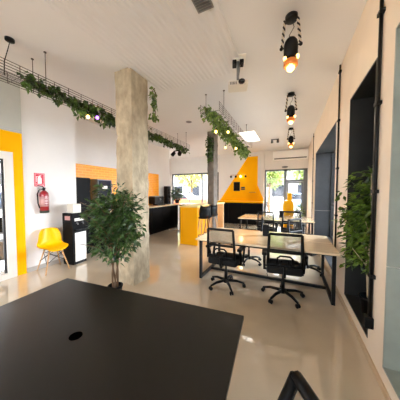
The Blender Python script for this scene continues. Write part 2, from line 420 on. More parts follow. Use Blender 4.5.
eC = place(cA, (.05, 5.72, 0), R(-6), 'mesh office chair at the rear desk, in front of the glass door')
eC.scale = (1, 1, 1.06)
cG = place(cA, (-.229, .30, 0), R(120), 'office chair whose back corner peeks in at the bottom edge by the black table')

th = R(16)
for ch in [x for x in C.objects if x.parent == cG and x.name.startswith('back_frame')]:       # reclined back
    ch.rotation_euler = (th, 0, 0); py, pz = -.25, .5
    ch.location = (0, py - (py * math.cos(th) - pz * math.sin(th)), pz - (py * math.sin(th) + pz * math.cos(th)))

# ------------------------------------------------------------------ desks
def make_desk(label):
    t = thing('bench_desk', label, 'desk', group='wooden bench desks'); w, dp = 2.1, 1.18
    obj('tabletop', box(box(NB(), 0, w, 0, dp / 2 - .004, .712, .74, .003), 0, w, dp / 2 + .004, dp, .712, .74, .003), 'wood', t)
    k = .022
    for x in (.05, w - .05):
        for y in (.12, dp - .06): obj('leg', box(NB(), x - k, x + k, y - k, y + k, 0, .70), 'black_metal', t)
    b = NB()
    for x in (.05, w - .05):
        box(b, x - k, x + k, .12 + k, dp - .06 - k, .0, .044); box(b, x - k, x + k, .12 + k, dp - .06 - k, .668, .712)
    box(b, .072, w - .072, dp / 2 - k, dp / 2 + k, .0, .04)
    for y in (.14, dp - .1): box(b, .072, w - .072, y - .02, y + .02, .67, .712)
    obj('frame', b, 'black_metal', t)
    b = NB(); tray = box(b, .5, w - .5, dp / 2 - .12, dp / 2 + .12, .56, .6); obj('cable_trough', b, 'black_metal', t)
    return t
d1 = make_desk('long pale wooden bench desk on black legs, nearer of the two'); d1.location = (-1.5, 3.03, 0)
place(d1, (-1.5, 6.05, 0), 0, 'long pale wooden bench desk on black legs, farther one by the glass door')
def desk_box(loc, label, rz=0):
    t = thing('desk_organizer', label, 'organizer', loc, rz, 'black desk boxes')
    b = NB(); box(b, -.05, .05, -.05, .05, 0, .01)
    for s in (-1, 1): box(b, s * .05 - .004, s * .05 + .004, -.054, .054, .01, .2); box(b, -.046, .046, s * .05 - .004, s * .05 + .004, .01, .2)
    obj('body', b, 'black', t); obj('divider', box(NB(), -.003, .003, -.046, .046, .01, .19), 'black', t)
    return t
desk_box((-.41, 3.78, .74), 'small black box standing on the nearer wooden desk', R(4))
desk_box((-.28, 6.75, .74), 'small black box standing on the farther wooden desk')
tag(obj('power_cable', tube(NB(), [(-.4, 4.06, .0065), (-.36, 3.95, .0065), (-.39, 3.84, .0065), (-.36, 3.72, .0065)], .006, 6), 'black', smooth=True), 'thin dark cable lying on the floor under the front desk', 'cable')

# ------------------------------------------------------------------ yellow shell chair
t = thing('shell_chair', 'yellow plastic shell chair on wooden dowel legs by the white wall', 'chair', (-4.27, 2.24, 0), R(-8))
# faces +x : profile from front lip up to the back
b = NB(); prof = [(.235, .415, .17), (.22, .445, .2), (.1, .44, .225), (-.03, .43, .23), (-.13, .445, .225), (-.185, .5, .215), (-.21, .6, .205), (-.23, .7, .19), (-.245, .78, .165), (-.25, .815, .12)]
N = 10; rows = []
for x, z, hw in prof:
    r_ = []
    for k in range(N + 1):
        u = -1 + 2 * k / N; edge = abs(u) ** 3
        back = max(0, min(1, (z - .45) / .15))
        r_.append(b.verts.new((x + edge * .1 * back, u * hw, z + edge * .055 * (1 - back))))
    rows.append(r_)
for a_, c_ in zip(rows, rows[1:]):
    for k in range(N): b.faces.new((a_[k], a_[k + 1], c_[k + 1], c_[k]))
sh = obj('shell', b, 'yellow_plastic', t, smooth=True)
sm = sh.modifiers.new('thick', 'SOLIDIFY'); sm.thickness = .009; ss = sh.modifiers.new('sub', 'SUBSURF'); ss.levels = 1; ss.render_levels = 2
for sx in (-1, 1):
    for sy in (-1, 1):
        obj('leg', tube(NB(), [(.11 * sx, .1 * sy, .42), (.21 * sx, .2 * sy, 0)], [.014, .01], 10), 'wood_leg', t, smooth=True)
b = NB()
for sx in (-1, 1):
    tube(b, [(.125 * sx, -.115, .37), (.17 * sx, .165, .19)], .005, 6); tube(b, [(.125 * sx, .115, .37), (.17 * sx, -.165, .19)], .005, 6)
    tube(b, [(-.125, .115 * sx, .37), (.17, .165 * sx, .19)], .005, 6); tube(b, [(.125, .115 * sx, .37), (-.17, .165 * sx, .19)], .005, 6)
    box(b, .1 * sx - .012, .1 * sx + .012, -.12, .12, .405, .42)
obj('wire_brace', b, 'black_metal', t)

# ------------------------------------------------------------------ fire extinguisher and sign
t = thing('fire_extinguisher', 'red fire extinguisher hanging on the white wall below a red sign', 'fire extinguisher', (-4.49, 2.225, 1.13))
b = NB(); lathe(b, [(.06, .03), (.075, .04), (.077, .36), (.068, .405), (.04, .435), (.024, .45)], 24); obj('cylinder', b, 'red', t, smooth=True)
b = NB(); lathe(b, [(.068, 0), (.078, .004), (.078, .05), (.07, .055)], 24); obj('base_ring', b, 'rubber_green', t, smooth=True)
b = NB(); lathe(b, [(.0785, .13), (.0785, .33)], 24); obj('label', b, 'label', t, smooth=True)
b = NB()
for k, z in enumerate((.31, .27, .215, .17)): box(b, -.02, .0805, -.03, .03, z - .008, z + .008)
obj('label_print', b, 'red', t)
b = NB(); lathe(b, [(.022, .45), (.022, .49)], 14); box(b, -.012, .012, -.1, .03, .49, .505); tube(b, [(0, .02, .5), (0, -.04, .53), (0, -.1, .545)], .008, 8); obj('valve_handle', b, 'black', t)
obj('hose', tube(NB(), [(0, -.02, .475), (.01, -.09, .46), (.015, -.12, .38), (.015, -.115, .2), (.02, -.09, .1)], .011, 8), 'black', t, smooth=True)
obj('wall_bracket', box(NB(), -.085, -.03, -.03, .03, .3, .36), 'black_metal', t)
t = thing('extinguisher_sign', 'square red fire extinguisher sign with white pictogram on the wall', 'sign', (-4.575, 2.195, 1.66))
obj('plate', box(NB(), 0, .006, -.09, .09, 0, .265), 'sign_red', t)
b = NB(); prism(b, [(-.03, .06), (.03, .06), (.034, .07), (.034, .16), (.022, .185), (.01, .19), (.01, .2), (.03, .215), (.03, .222), (-.012, .215), (-.012, .19), (-.022, .185), (-.034, .16), (-.034, .07)], 'X', .006, .0075)
box(b, .006, .0075, -.06, -.052, .09, .19); box(b, .006, .0075, -.06, -.012, .19, .2)
for y in (-.077, .073): box(b, .006, .0075, y, y + .004, .05, .25)
for z in (.05, .246): box(b, .006, .0075, -.077, .077, z, z + .004)
obj('pictogram', b, 'sign_white', t)
cu = bpy.data.curves.new('sign_text', 'FONT'); cu.body = 'EXTINTOR'; cu.size = .033; cu.align_x = 'CENTER'; cu.extrude = .0006
tmp = bpy.data.objects.new('lettering', cu); C.objects.link(tmp); bpy.context.view_layer.update()
me = bpy.data.meshes.new_from_object(tmp.evaluated_get(bpy.context.evaluated_depsgraph_get())); bpy.data.objects.remove(tmp)
o = bpy.data.objects.new('lettering', me); C.objects.link(o); me.materials.clear(); me.materials.append(M['sign_white']); o.parent = t; o.location = (.0068, 0, .014); o.rotation_euler = (R(90), 0, R(90))

# ------------------------------------------------------------------ drinks dispenser
t = thing('water_dispenser', 'black drinks dispenser cabinet with a white lower door beside the yellow chair', 'dispenser', (-4.29, 2.69, 0), R(6))
obj('body', box(NB(), -.15, .14, -.16, .16, .0, 1.1, .008), 'black_gloss', t)
obj('lower_door', box(NB(), .14, .155, -.11, .15, .06, .68, .004), 'white_plastic', t)
obj('plinth', box(NB(), .14, .15, -.14, .15, .005, .05), 'black', t)
obj('drip_tray', box(NB(), .14, .19, -.11, .13, .73, .75), 'black_metal', t)
obj('control_panel', box(NB(), .14, .156, -.11, .13, .93, .99, .003), 'white_plastic', t)
b = NB()
for y in (-.06, .07): tube(b, [(.14, y, .89), (.175, y, .89), (.175, y, .855)], .011, 8)
obj('tap', b, 'steel', t, smooth=True)
obj('sticker', box(NB(), -.07, .08, -.164, -.16, .955, 1.04), 'label', t)
tag(obj('white_box', box(NB(), -4.4, -4.19, 2.6, 2.78, 1.1, 1.29, .006), 'offwhite'), 'plain off-white box standing on top of the black dispenser', 'box')

# ------------------------------------------------------------------ kitchen
FX = -4.55
t = thing('tall_cupboard', 'tall black cupboard at the start of the kitchen recess', 'cupboard', (-4.88, 2.94, 0))
obj('body', box(NB(), -.31, .27, .005, .36, 0, 1.9), 'black_gloss', t)
dr = obj('door', box(NB(), .27, .29, .008, .357, .08, 1.895, .002), 'black_gloss', t); obj('handle', box(NB(), .29, .31, .32, .335, .95, 1.15), 'black', dr)
cab = thing('base_cabinet', 'plain black handleless base cabinet under the kitchen worktop', 'cabinet', (-4.87, 3.31, 0), 0, 'black base cabinets along the kitchen wall')
obj('body', box(NB(), -.31, .28, .002, .592, .0, .98), 'black_gloss', cab)
dd = obj('door', box(NB(), .28, .30, .004, .59, .09, .95, .002), 'black_gloss', cab); obj('finger_rail', box(NB(), .296, .303, .004, .59, .955, .975), 'black', cab)
for k in range(1, 7): place(cab, (-4.87, 3.31 + .595 * k, 0), 0, cab['label'])
for k in range(3):
    place(cab, (-4.53 + .595 * k + .0, 7.82, 0), R(-90), 'black base cabinet of the short run under the window plant', 'black base cabinets of the return run')
tag(obj('kitchen_worktop', prism(NB(), [(-5.195, 3.31), (-4.53, 3.31), (-4.53, 7.5), (-3.3, 7.5), (-3.3, 8.15), (-5.195, 8.15)][:4] + [(-2.74, 7.5), (-2.74, 8.13), (-4.55, 8.13), (-4.55, 7.54), (-5.195, 7.54)], 'Z', .98, 1.02), 'worktop'), 'beige L-shaped kitchen worktop over the black cabinets', 'worktop')
tag(obj('tile_splashback', box(NB(), -5.2, -5.185, 2.94, 6.9, 1.02, 2.31), 'tile'), 'yellow brick-tiled splashback panel behind the kitchen worktop', 'splashback')
t = thing('coffee_machine', 'grey coffee vending machine with a dark glass front on the worktop', 'coffee machine', (-4.92, 3.85, 1.02))
obj('body', box(NB(), -.22, .16, -.23, .23, 0, .88, .01), 'steel', t)
obj('front_glass', box(NB(), .16, .172, -.2, .2, .25, .85, .003), 'dark_screen', t); obj('display', box(NB(), .172, .176, -.08, .08, .62, .7), 'white_plastic', t)
obj('drip_tray', box(NB(), .16, .22, -.16, .16, .05, .08), 'black', t); obj('front_trim', box(box(NB(), .16, .178, .2, .228, .02, .86), .16, .178, -.228, -.2, .02, .86), 'alu', t)
t = thing('espresso_machine', 'low black espresso machine on the worktop under the orange panel', 'espresso machine', (-4.93, 6.45, 1.02))
obj('body', box(NB(), -.2, .12, -.3, .3, .05, .34, .02), 'black', t); obj('drip_tray', box(NB(), .0, .22, -.27, .27, .0, .05), 'black_metal', t); obj('cup_rail', box(NB(), -.18, .1, -.28, .28, .34, .37), 'steel', t)
obj('group_head', lathe(NB(), [(.035, .2), (.035, .26), (.02, .27)], 14, (.15, 0, 0)), 'steel', t, smooth=True)
t = thing('tower_speaker', 'tall narrow black tower standing on the worktop by the window plant', 'speaker', (-4.95, 7.2, 1.02))
obj('body', box(NB(), -.1, .1, -.12, .12, 0, .78, .01), 'black', t); b = NB(); [lathe(b, [(.07, 0), (.075, .006), (.02, .01)], 18, (.1, 0, z), Matrix.Rotation(R(90), 3, 'Y')) for z in (.2, .42, .62)]; obj('driver', b, 'black_metal', t, smooth=True)

# bar counter
t = thing('bar_counter', 'yellow bar counter with a pale top where the stools stand', 'bar counter', (-2.98, 5.0, 0))
obj('end_panel', box(NB(), 0, .56, 0, .04, 0, 1.1, .002), 'yellow_bar', t)
obj('back_panel', box(NB(), 0, .04, .04, 2.45, 0, 1.1), 'yellow_bar', t)
obj('support_panel', box(NB(), .04, .56, 2.4, 2.44, 0, 1.1), 'worktop', t)
obj('worktop', prism(NB(), [(-.02, -.02), (.58, -.02), (.58, .97), (.42, .97), (.42, 1.43), (.58, 1.43), (.58, 2.48), (-.02, 2.48)], 'Z', 1.1, 1.14), 'bar_top', t)
st = thing('bar_stool', 'black bar stool with wooden legs nearest the end of the yellow bar', 'stool', (-2.33, 5.27, 0), R(48), 'bar stools at the yellow counter')
b = NB(); rows = []
for y, z, hw in [(.19, .745, .17), (.1, .76, .2), (-.05, .755, .205), (-.14, .78, .2), (-.18, .88, .19), (-.2, 1.02, .18), (-.205, 1.13, .15)]:
    rows.append([b.verts.new((u * hw, y + abs(u) ** 3 * .1 * max(0, min(1, (z - .76) / .12)), z + abs(u) ** 3 * .04)) for u in [-1 + k / 4 for k in range(9)]])
for a_, c_ in zip(rows, rows[1:]):
    for k in range(8): b.faces.new((a_[k], a_[k + 1], c_[k + 1], c_[k]))
s_ = obj('seat_shell', b, 'black', st, smooth=True); q = s_.modifiers.new('thick', 'SOLIDIFY'); q.thickness = .02; q.offset = -1
for sx in (-1, 1):
    for sy in (-1, 1): obj('leg', tube(NB(), [(.1 * sx, .1 * sy, .75), (.19 * sx, .19 * sy, 0)], [.02, .014], 8), 'wood_leg', st, smooth=True)
b = NB()
for p, q in (((-1, -1), (1, -1)), ((1, -1), (1, 1)), ((1, 1), (-1, 1)), ((-1, 1), (-1, -1))): tube(b, [(p[0] * .16, p[1] * .16, .25), (q[0] * .16, q[1] * .16, .25)], .009, 6)
obj('foot_rail', b, 'black_metal', st)
place(st, (-2.31, 5.79, 0), R(60), 'black bar stool with wooden legs, second along the yellow bar', 'bar stools at the yellow counter')

# coffee corner
t = thing('coffee_counter', 'long black counter with a yellow top below the yellow triangle wall', 'counter', (-3.5, 9.45, 0))
obj('body', box(NB(), 0, 1.995, .02, .54, 0, 1.03), 'black_gloss', t)
b = NB(); [box(b, .003 + .666 * k, .663 + .666 * k, .0, .02, .06, 1.0, .002) for k in range(3)]; obj('door_fronts', b, 'black_gloss', t)
obj('extension', box(NB(), 1.995, 2.32, .0, .4, 0, 1.03), 'black_gloss', t)
obj('worktop', box(box(NB(), -.01, 1.995, -.02, .54, 1.03, 1.1), 1.995, 2.33, -.02, .4, 1.03, 1.1), 'yellow_bar', t)
t = thing('wall_spot_bar', 'row of four small black spot heads on the yellow wall', 'wall lamp', (-2.48, YB - .006, 2.35))
obj('rail', tube(NB(), [(-.42, -.03, .08), (.42, -.03, .08)], .012, 8), 'brass', t); obj('bracket', box(NB(), -.04, .04, -.03, 0, .06, .1), 'brass', t)
for k in range(4):
    x = -.36 + .25 * k; b = NB(); tube(b, [(x, -.03, .08), (x, -.06, .02)], .008, 6); sphere(b, (x, -.08, -.01), .06)
    h = obj('spot_head', b, 'black' if k != 2 else 'bulb', t, smooth=True)
    if k == 2: h['label'] = 'lit spot head'
t = thing('menu_board', 'black portrait board on the yellow wall under the spot row', 'board', (-2.55, YB - .006, 1.6))
obj('frame', box(NB(), -.165, .165, -.03, 0, 0, .47, .004), 'frame_dark', t); obj('panel', box(NB(), -.145, .145, -.034, -.03, .02, .45), 'black_gloss', t)
t = thing('socket_plate', 'small black double socket plate right of the black board', 'socket', (-2.23, YB - .006, 1.66))
b = NB(); box(b, -.1, .1, -.014, 0, 0, .065); box(b, -.1, .1, -.014, 0, .085, .15); obj('plate', b, 'frame_dark', t); obj('insert', box(box(NB(), -.04, .04, -.018, -.014, .015, .05), -.04, .04, -.018, -.014, .1, .135), 'black', t)
tag(obj('wall_shelf', box(NB(), -1.9, -1.6, YB - .13, YB - .006, 1.52, 1.55), 'brass'), 'narrow brownish shelf at the right of the yellow wall', 'shelf')
t = thing('air_conditioner', 'white split air conditioner high on the back wall over the door', 'air conditioner', (-.06, YB, 3.04))
b = NB(); prism(b, [(0, 0), (-.14, .02), (-.21, .1), (-.21, .36), (-.18, .4), (0, .4)], 'X', -.74, .72); obj('body', b, 'ac_white', t); obj('louver', box(NB(), -.68, .66, -.2, -.16, .03, .075), 'alu', t)
t = thing('emergency_light', 'small oval grey emergency lamp above the glass door', 'emergency light', (-.28, YB, 2.72))
b = NB(); sphere(b, (0, -.02, 0), .06, (2.4, .7, .7)); obj('body', b, 'alu', t, smooth=True)

# ------------------------------------------------------------------ conduits on the right wall
def conduit(y, z0, z1, r, label, boxz=None):
    t = thing('conduit_pipe', label, 'pipe', (RX - r - .004, y, z0), 0, 'black conduits on the right wall')
    obj('pipe', tube(NB(), [(0, 0, 0), (0, 0, z1 - z0)], r, 10), 'black_metal', t, smooth=True)
    k = .35
    while k < z1 - z0:
        obj('clamp', box(NB(), -r - .006, r + .004, -r - .02, r + .02, k, k + .03), 'black_metal', t); k += .75
    if boxz: obj('junction_box', box(NB(), -.045, .016, -.04, .04, -.1, 0, .008), 'black', t)
conduit(2.185, .44, CZ, .014, 'thick black conduit pipe on the cream wall, nearest the camera', True)
conduit(3.76, .06, CZ, .013, 'thin black conduit pipe between the two leftmost dark recesses')
conduit(7.7, .06, CZ, .01, 'thinnest conduit pipe at the far end of the cream wall')

# ------------------------------------------------------------------ ceiling things
def wire_tray(x0, x1, y0, y1, z, h, name, label):
    t = thing(name, label, 'cable tray', ((x0 + x1) / 2, y0, z), 0, 'hanging wire trays'); w = (x1 - x0) / 2; L = y1 - y0; r = .0045
    b = NB()
    for s in (-1, 1):
        for k in range(5): tube(b, [(s * w, 0, h * k / 4), (s * w, L, h * k / 4)], r, 5)
    for x in (-w * .6, -w * .2, w * .2, w * .6): tube(b, [(x, 0, 0), (x, L, 0)], r, 5)
    n = int(L / .2)
    for k in range(n + 1):
        y = L * k / n; tube(b, [(-w, y, h), (-w, y, 0), (w, y, 0), (w, y, h)], r, 5)
    obj('basket', b, 'wire', t)
    return t, w, L
t, w, L = wire_tray(-3.52, -3.19, .75, 6.0, 3.03, .14, 'wire_tray', 'long wire cable tray hung from the ceiling, left, trailing ivy')
for y in (.9, 2.9, 5.0):
    for s in (-1, 1):
        b = NB(); yy = y; tube(b, [(s * w, yy, .0), (s * w, yy, CZ - 3.03)], .005, 6); lathe(b, [(.018, 0), (.018, .012)], 10, (s * w, yy, CZ - 3.03 - .012)); obj('hanger_rod', b, 'wire', t)
t, w, L = wire_tray(-1.6, -1.22, 3.45, 6.75, 3.05, .16, 'wire_tray', 'shorter wire tray hung over the bar side, covered in ivy')
for y in (.27, 2.4):
    for s in (-1, 1):
        b = NB(); tube(b, [(s * w, y, 0), (s * w, y, CZ - 3.05)], .005, 6); lathe(b, [(.02, 0), (.02, .012)], 10, (s * w, y, CZ - 3.05 - .012)); obj('hanger_rod', b, 'wire', t)
t = thing('ceiling_canopy', 'round black ceiling canopy with a cord down to the wire tray', 'canopy', (-3.33, 1.32, CZ))
obj('cup', lathe(NB(), [(.044, -.035), (.05, -.03), (.05, 0)], 24), 'black', t, smooth=True)
obj('cord', tube(NB(), [(0, 0, -.04), (-.01, -.02, -.15), (-.03, -.05, -.3), (-.02, -.06, -.485)], .006, 6), 'black', t, smooth=True)

def pendant(y, label, src=None):
    t = thing('rope_pendant', label, 'pendant lamp', (-.03, y, CZ), 0, 'rope pendant lamps')
    obj('canopy', lathe(NB(), [(.055, -.05), (.065, -.045), (.065, 0)], 24), 'black', t, smooth=True)
    for s in (-1, 1):
        for ph, mm in ((0, 'rope_light'), (math.pi, 'rope_dark')):
            pts = []
            for k in range(33):
                f = k / 32; a = ph + f * 9 * math.pi
                pts.append((s * (.066 + .03 * f) + .009 * math.cos(a), .009 * math.sin(a), -.03 - .3 * f))
            obj('rope', tube(NB(), pts, .009, 6), mm, t, smooth=True)['label'] = 'pale rope strand' if ph == 0 else 'dark rope strand'
    obj('cord', tube(NB(), [(.01, 0, -.05), (.03, .01, -.12), (-.02, .01, -.2), (0, 0, -.24)], .004, 6), 'black', t)
    hd = obj('lamp_head', lathe(NB(), [(.02, -.235), (.045, -.25), (.066, -.28), (.076, -.32), (.074, -.46), (.064, -.47)][::-1], 24), 'black_metal', t, smooth=True)
    b = NB(); tube(b, [(-.1, 0, -.33), (.1, 0, -.33)], .008, 8); sphere(b, (-.1, 0, -.33), .02); sphere(b, (.1, 0, -.33), .02); obj('pivot_knob', b, 'black', hd)
    t.scale = (1, 1, 1.01)
    b = NB(); lathe(b, [(.06, -.555), (.075, -.545), (.075, -.49), (.06, -.48)], 24); obj('shade_ring', b, 'copper', t, smooth=True)
    b = NB()
    for k in range(4):
        a = R(45 + 90 * k); tube(b, [(.062 * math.cos(a), .062 * math.sin(a), -.46), (.085 * math.cos(a), .085 * math.sin(a), -.5), (.07 * math.cos(a), .07 * math.sin(a), -.53)], .005, 6)
    obj('cage', b, 'brass', t)
    b = NB(); sphere(b, (0, 0, -.555), .045, (1, 1, 1.1)); obj('bulb', b, 'bulb', t, smooth=True)
    obj('side_bulb', sphere(NB(), (-.058, -.045, -.475), .018, (1, 1, 1.4)), 'bulb', t, smooth=True); obj('side_bulb', sphere(NB(), (.07, -.035, -.475), .016, (1, 1, 1.6)), 'bulb', t, smooth=True)
    return t
pendant(2.5, 'rope-hung pendant lamp nearest the camera, black head, glowing bulb')
pendant(4.4, 'rope-hung pendant lamp, middle of the row of three')
pendant(6.75, 'rope-hung pendant lamp farthest from the camera in the row')

t = thing('projector', 'white projector on a short pole under the ceiling', 'projector', (-.75, 2.95, CZ), R(16))
t.scale = (1.1, 1.1, .8)
obj('ceiling_plate', box(box(NB(), -.1, .1, -.1, .1, -.02, 0), -.06, .06, -.06, .06, -.05, -.02), 'white_plastic', t)
b = NB(); box(b, -.075, -.02, -.06, .06, -.12, -.05, .01); box(b, .02, .075, -.06, .06, -.11, -.05, .01); obj('mount_clamp', b, 'black', t)
b = NB(); tube(b, [(0, 0, -.05), (0, 0, -.42)], .018, 10); tube(b, [(.03, 0, -.1), (.02, .02, -.22), (.01, -.02, -.34), (.02, 0, -.44)], .006, 6); obj('pole', b, 'steel', t, smooth=True)
obj('swivel', box(NB(), -.035, .035, -.035, .035, -.46, -.42, .008), 'black', t)
pb = obj('projector_body', box(NB(), -.13, .13, -.11, .1, -.545, -.46, .02), 'offwhite', t); b = NB(); lathe(b, [(.042, 0), (.042, .03), (.032, .032), (.03, .015)], 20, (.045, -.105, -.5), Matrix.Rotation(R(90), 3, 'X')); obj('lens', b, 'lens', pb, smooth=True)
b = NB(); [box(b, -.1 + .018 * k, -.092 + .018 * k, -.113, -.109, -.535, -.49) for k in range(5)]; obj('vent_slots', b, 'black', pb)

t = thing('ceiling_panel_light', 'bright rectangular light panel set in the ceiling towards the back', 'ceiling light', (-1.36, 7.15, CZ))  # framed rectangle whose lower face is emissive
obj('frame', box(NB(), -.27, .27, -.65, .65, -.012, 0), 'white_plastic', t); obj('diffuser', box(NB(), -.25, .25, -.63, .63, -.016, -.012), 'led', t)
t = thing('downlight', 'small round recessed downlight in the smooth ceiling left of the ivy tray', 'downlight', (-2.65, 4.94, CZ))
obj('ring', lathe(NB(), [(.06, -.012), (.085, -.006), (.085, 0)], 24), 'steel', t, smooth=True); obj('reflector', lathe(NB(), [(.055, -.014), (.055, -.012)], 20), 'alu', t)
t = thing('ceiling_vent', 'small dark air grille in the ribbed ceiling at the top edge', 'vent', (-.86, 1.9, CZ - .025))
obj('frame', box(NB(), -.09, .09, -.1, .1, -.01, 0), 'steel', t); b = NB(); [box(b, -.075, .075, -.085 + .03 * k, -.068 + .03 * k, -.014, -.01) for k in range(6)]; obj('slats', b, 'alu', t)
t = thing('smoke_detector', 'tiny black detector on the ceiling above the coffee corner', 'detector', (-1.75, 8.6, CZ)); obj('body', lathe(NB(), [(.04, -.05), (.06, -.03), (.065, 0)], 18), 'black', t, smooth=True)
obj('base_plate', lathe(NB(), [(.08, -.008), (.08, 0)], 18), 'offwhite', t)
t = thing('ceiling_spotlight', 'small grey twin spotlight on the ceiling before the air conditioner', 'spotlight', (-.58, 7.9, CZ))
obj('base_plate', box(NB(), -.14, .14, -.03, .03, -.025, 0), 'alu', t)
for s in (-.1, .1): obj('spot_head', lathe(NB(), [(.04, -.14), (.045, -.1), (.03, -.03)], 14, (s, 0, 0)), 'alu', t, smooth=True)
t = thing('tray_spotlight', 'black double spotlight hanging below the far end of the left tray', 'spotlight', (-3.42, 5.55, 3.03))
obj('stem', tube(NB(), [(0, 0, 0), (0, 0, -.12)], .012, 8), 'black', t); obj('crossbar', box(NB(), -.12, .12, -.015, .015, -.14, -.115), 'black', t)
for s, a in ((-.11, 25), (.11, -20)): obj('spot_head', lathe(NB(), [(.03, .05), (.055, .03), (.06, -.1), (.05, -.105)][::-1], 16, (s, -.02, -.2), Matrix.Rotation(R(a), 3, 'Y') @ Matrix.Rotation(R(-35), 3, 'X')), 'black', t, smooth=True)

# ------------------------------------------------------------------ plants
def foliage(n, fn, m, name, parent, L=(.06, .1), W=.5, droop=.3):
    b = NB()
    while n > 0:
        q = fn()
        if q is None: continue
        p, d = q; d = d + Vector((rng.uniform(-.7, .7), rng.uniform(-.7, .7), rng.uniform(-.5, .5) - droop))
        if d.length < .1: continue
        l = rng.uniform(*L); leaf(b, p, d, l, l * W, rng.uniform(-1, 1)); n -= 1
    return obj(name, b, m, parent)

def pot(parent, r, h, m='black'):
    o = obj('pot', lathe(NB(), [(r * .78, 0), (r * .98, h - .02), (r * 1.05, h - .02), (r * 1.05, h), (r * .92, h), (r * .9, h - .03)], 22), m, parent, smooth=True)
    obj('soil', lathe(NB(), [(r * .88, h - .05), (r * .88, h - .032)], 18), 'soil', parent); return o

t = thing('potted_ficus', 'leafy dark green potted tree in front of the concrete column', 'plant', (-2.29, 2.0, 0))
pot(t, .1, .2)
b = NB(); tips = []
for k in range(4):
    a = 2 * math.pi * k / 4 + .4; r = .03; pts = [(r * math.cos(a + f * 3) * (1 + f), r * math.sin(a + f * 3) * (1 + f), .15 + .75 * f) for f in [i / 6 for i in range(7)]]
    tube(b, pts, [.014 - .006 * i / 6 for i in range(7)], 6)
for k in range(22):
    a = rng.uniform(0, 6.28); z0 = rng.uniform(.6, 1.1); r1 = rng.uniform(.25, .5); z1 = z0 + rng.uniform(.2, .55)
    tip = (r1 * math.cos(a), min(.25, r1 * math.sin(a)), min(1.6, z1)); tube(b, [(.03 * math.cos(a), .03 * math.sin(a), z0), (tip[0] * .5, tip[1] * .5, (z0 + tip[2]) / 2 + .05), tip], [.007, .005, .003], 5)
obj('trunk', b, 'bark', t)
lobes = [(.02, 0, 1.2, .3, .36), (-.22, 0, 1.2, .24, .28), (.24, 0, 1.28, .22, .28), (.06, 0, .92, .28, .3), (-.18, 0, .82, .2, .22), (.26, 0, .95, .17, .22), (-.02, 0, 1.5, .2, .2), (.02, 0, .66, .16, .16), (-.44, 0, 1.38, .12, .07), (-.42, .05, 1.18, .11, .1), (.44, 0, 1.1, .1, .1), (-.3, 0, .62, .1, .1), (.4, .0, 1.42, .1, .08)]
def fic():
    x, y, z, r, rz = rng.choices(lobes, [q[3] ** 2 * q[4] for q in lobes])[0]
    v = Vector((rng.gauss(0, 1), rng.gauss(0, 1), rng.gauss(0, 1))).normalized() * (rng.random() ** .45)
    p = Vector((x + v.x * r, y + v.y * r, z + v.z * rz))
    if p.y > .3: return None
    return p, Vector((v.x, v.y - .1, v.z * .5)) * .8
foliage(1900, fic, 'ficus', 'foliage', t, (.06, .12), .46, .1)

t = thing('potted_ficus', 'bright leafy potted tree standing in the dark recess on the right', 'plant', (.84, 2.72, ZB + .015))
pot(t, .12, .2)
b = NB()
for k in range(3):
    a = 2 * math.pi * k / 3; pts = [(.05 * math.cos(a) - .06 * f, .05 * math.sin(a) - .05 * f, .15 + .8 * f) for f in [i / 5 for i in range(6)]]; tube(b, pts, [.014 - .007 * i / 5 for i in range(6)], 6)
for k in range(14):
    z0 = rng.uniform(.5, 1.2); tip = (rng.uniform(-.3, .1), rng.uniform(-.28, .28), min(1.6, z0 + rng.uniform(.15, .4))); tube(b, [(-.05, -.03, z0), tip], [.006, .003], 5)
obj('trunk', b, 'bark_pale', t)
lobes2 = [(-.0, 0, 1.15, .24, .36), (-.06, .05, 1.5, .17, .17), (-.1, .05, 1.0, .2, .28), (.02, -.12, 1.1, .22, .42), (-.12, .1, .68, .15, .2), (-.27, .1, 1.33, .08, .07), (.0, -.1, .72, .18, .22), (-.26, .12, 1.05, .12, .1), (-.2, .12, 1.55, .06, .08), (-.2, .1, .52, .06, .07)]
def fic2():
    x, y, z, r, rz = rng.choices(lobes2, [q[3] ** 2 * q[4] for q in lobes2])[0]
    v = Vector((rng.gauss(0, 1), rng.gauss(0, 1), rng.gauss(0, 1))).normalized() * (rng.random() ** .45)
    p = Vector((x + v.x * r, y + v.y * r, z + v.z * rz))
    if p.x > -.1 and not (-.36 < p.y < .33): return None
    if p.x > .2 or p.y < -.36 or p.x < -.42: return None
    if -.26 < p.x < -.09 and p.y < -.4: return None
    return p, Vector((v.x - .15, v.y * .5, v.z * .5)) * .8
foliage(1750, fic2, 'ficus_bright', 'foliage', t, (.06, .105), .5)

def garland(name, label, segs, n, m, L=(.07, .12), stem=None):
    t = thing(name, label, 'plant', segs[0][0], 0, 'ivy garlands'); o = Vector(segs[0][0])
    def fn():
        p0, p1, rx, rz = rng.choice(segs) if rng.random() < .0 else rng.choices(segs, [(Vector(s[1]) - Vector(s[0])).length * s[3] for s in segs])[0]
        f = rng.random(); p = Vector(p0).lerp(Vector(p1), f) - o
        lump = .65 + .35 * math.sin(f * 17 + p0[1] * 5)
        return p + Vector((rng.gauss(0, rx * .55), rng.gauss(0, rx * .3), rng.uniform(-1, .45) * rz * lump)), Vector((rng.uniform(-.6, .6), rng.uniform(-.6, .6), -.1))
    foliage(n, fn, m, 'foliage', t, L, .78, .5)
    b = NB()
    for p0, p1, rx, rz in segs:
        pts = [Vector(p0).lerp(Vector(p1), k / 12) - o + Vector((rng.uniform(-.04, .04), 0, rng.uniform(-.03, .01))) for k in range(13)]; tube(b, pts, .006, 5)
    obj('stem', b, 'bark', t)
    return t
garland('ivy_garland', 'dense ivy garland trailing along the left wire tray', [((-3.22, 1.42, 3.07), (-3.22, 1.9, 3.05), .1, .15), ((-3.24, 1.9, 3.05), (-3.22, 3.0, 3.0), .11, .2)], 430, 'ivy')
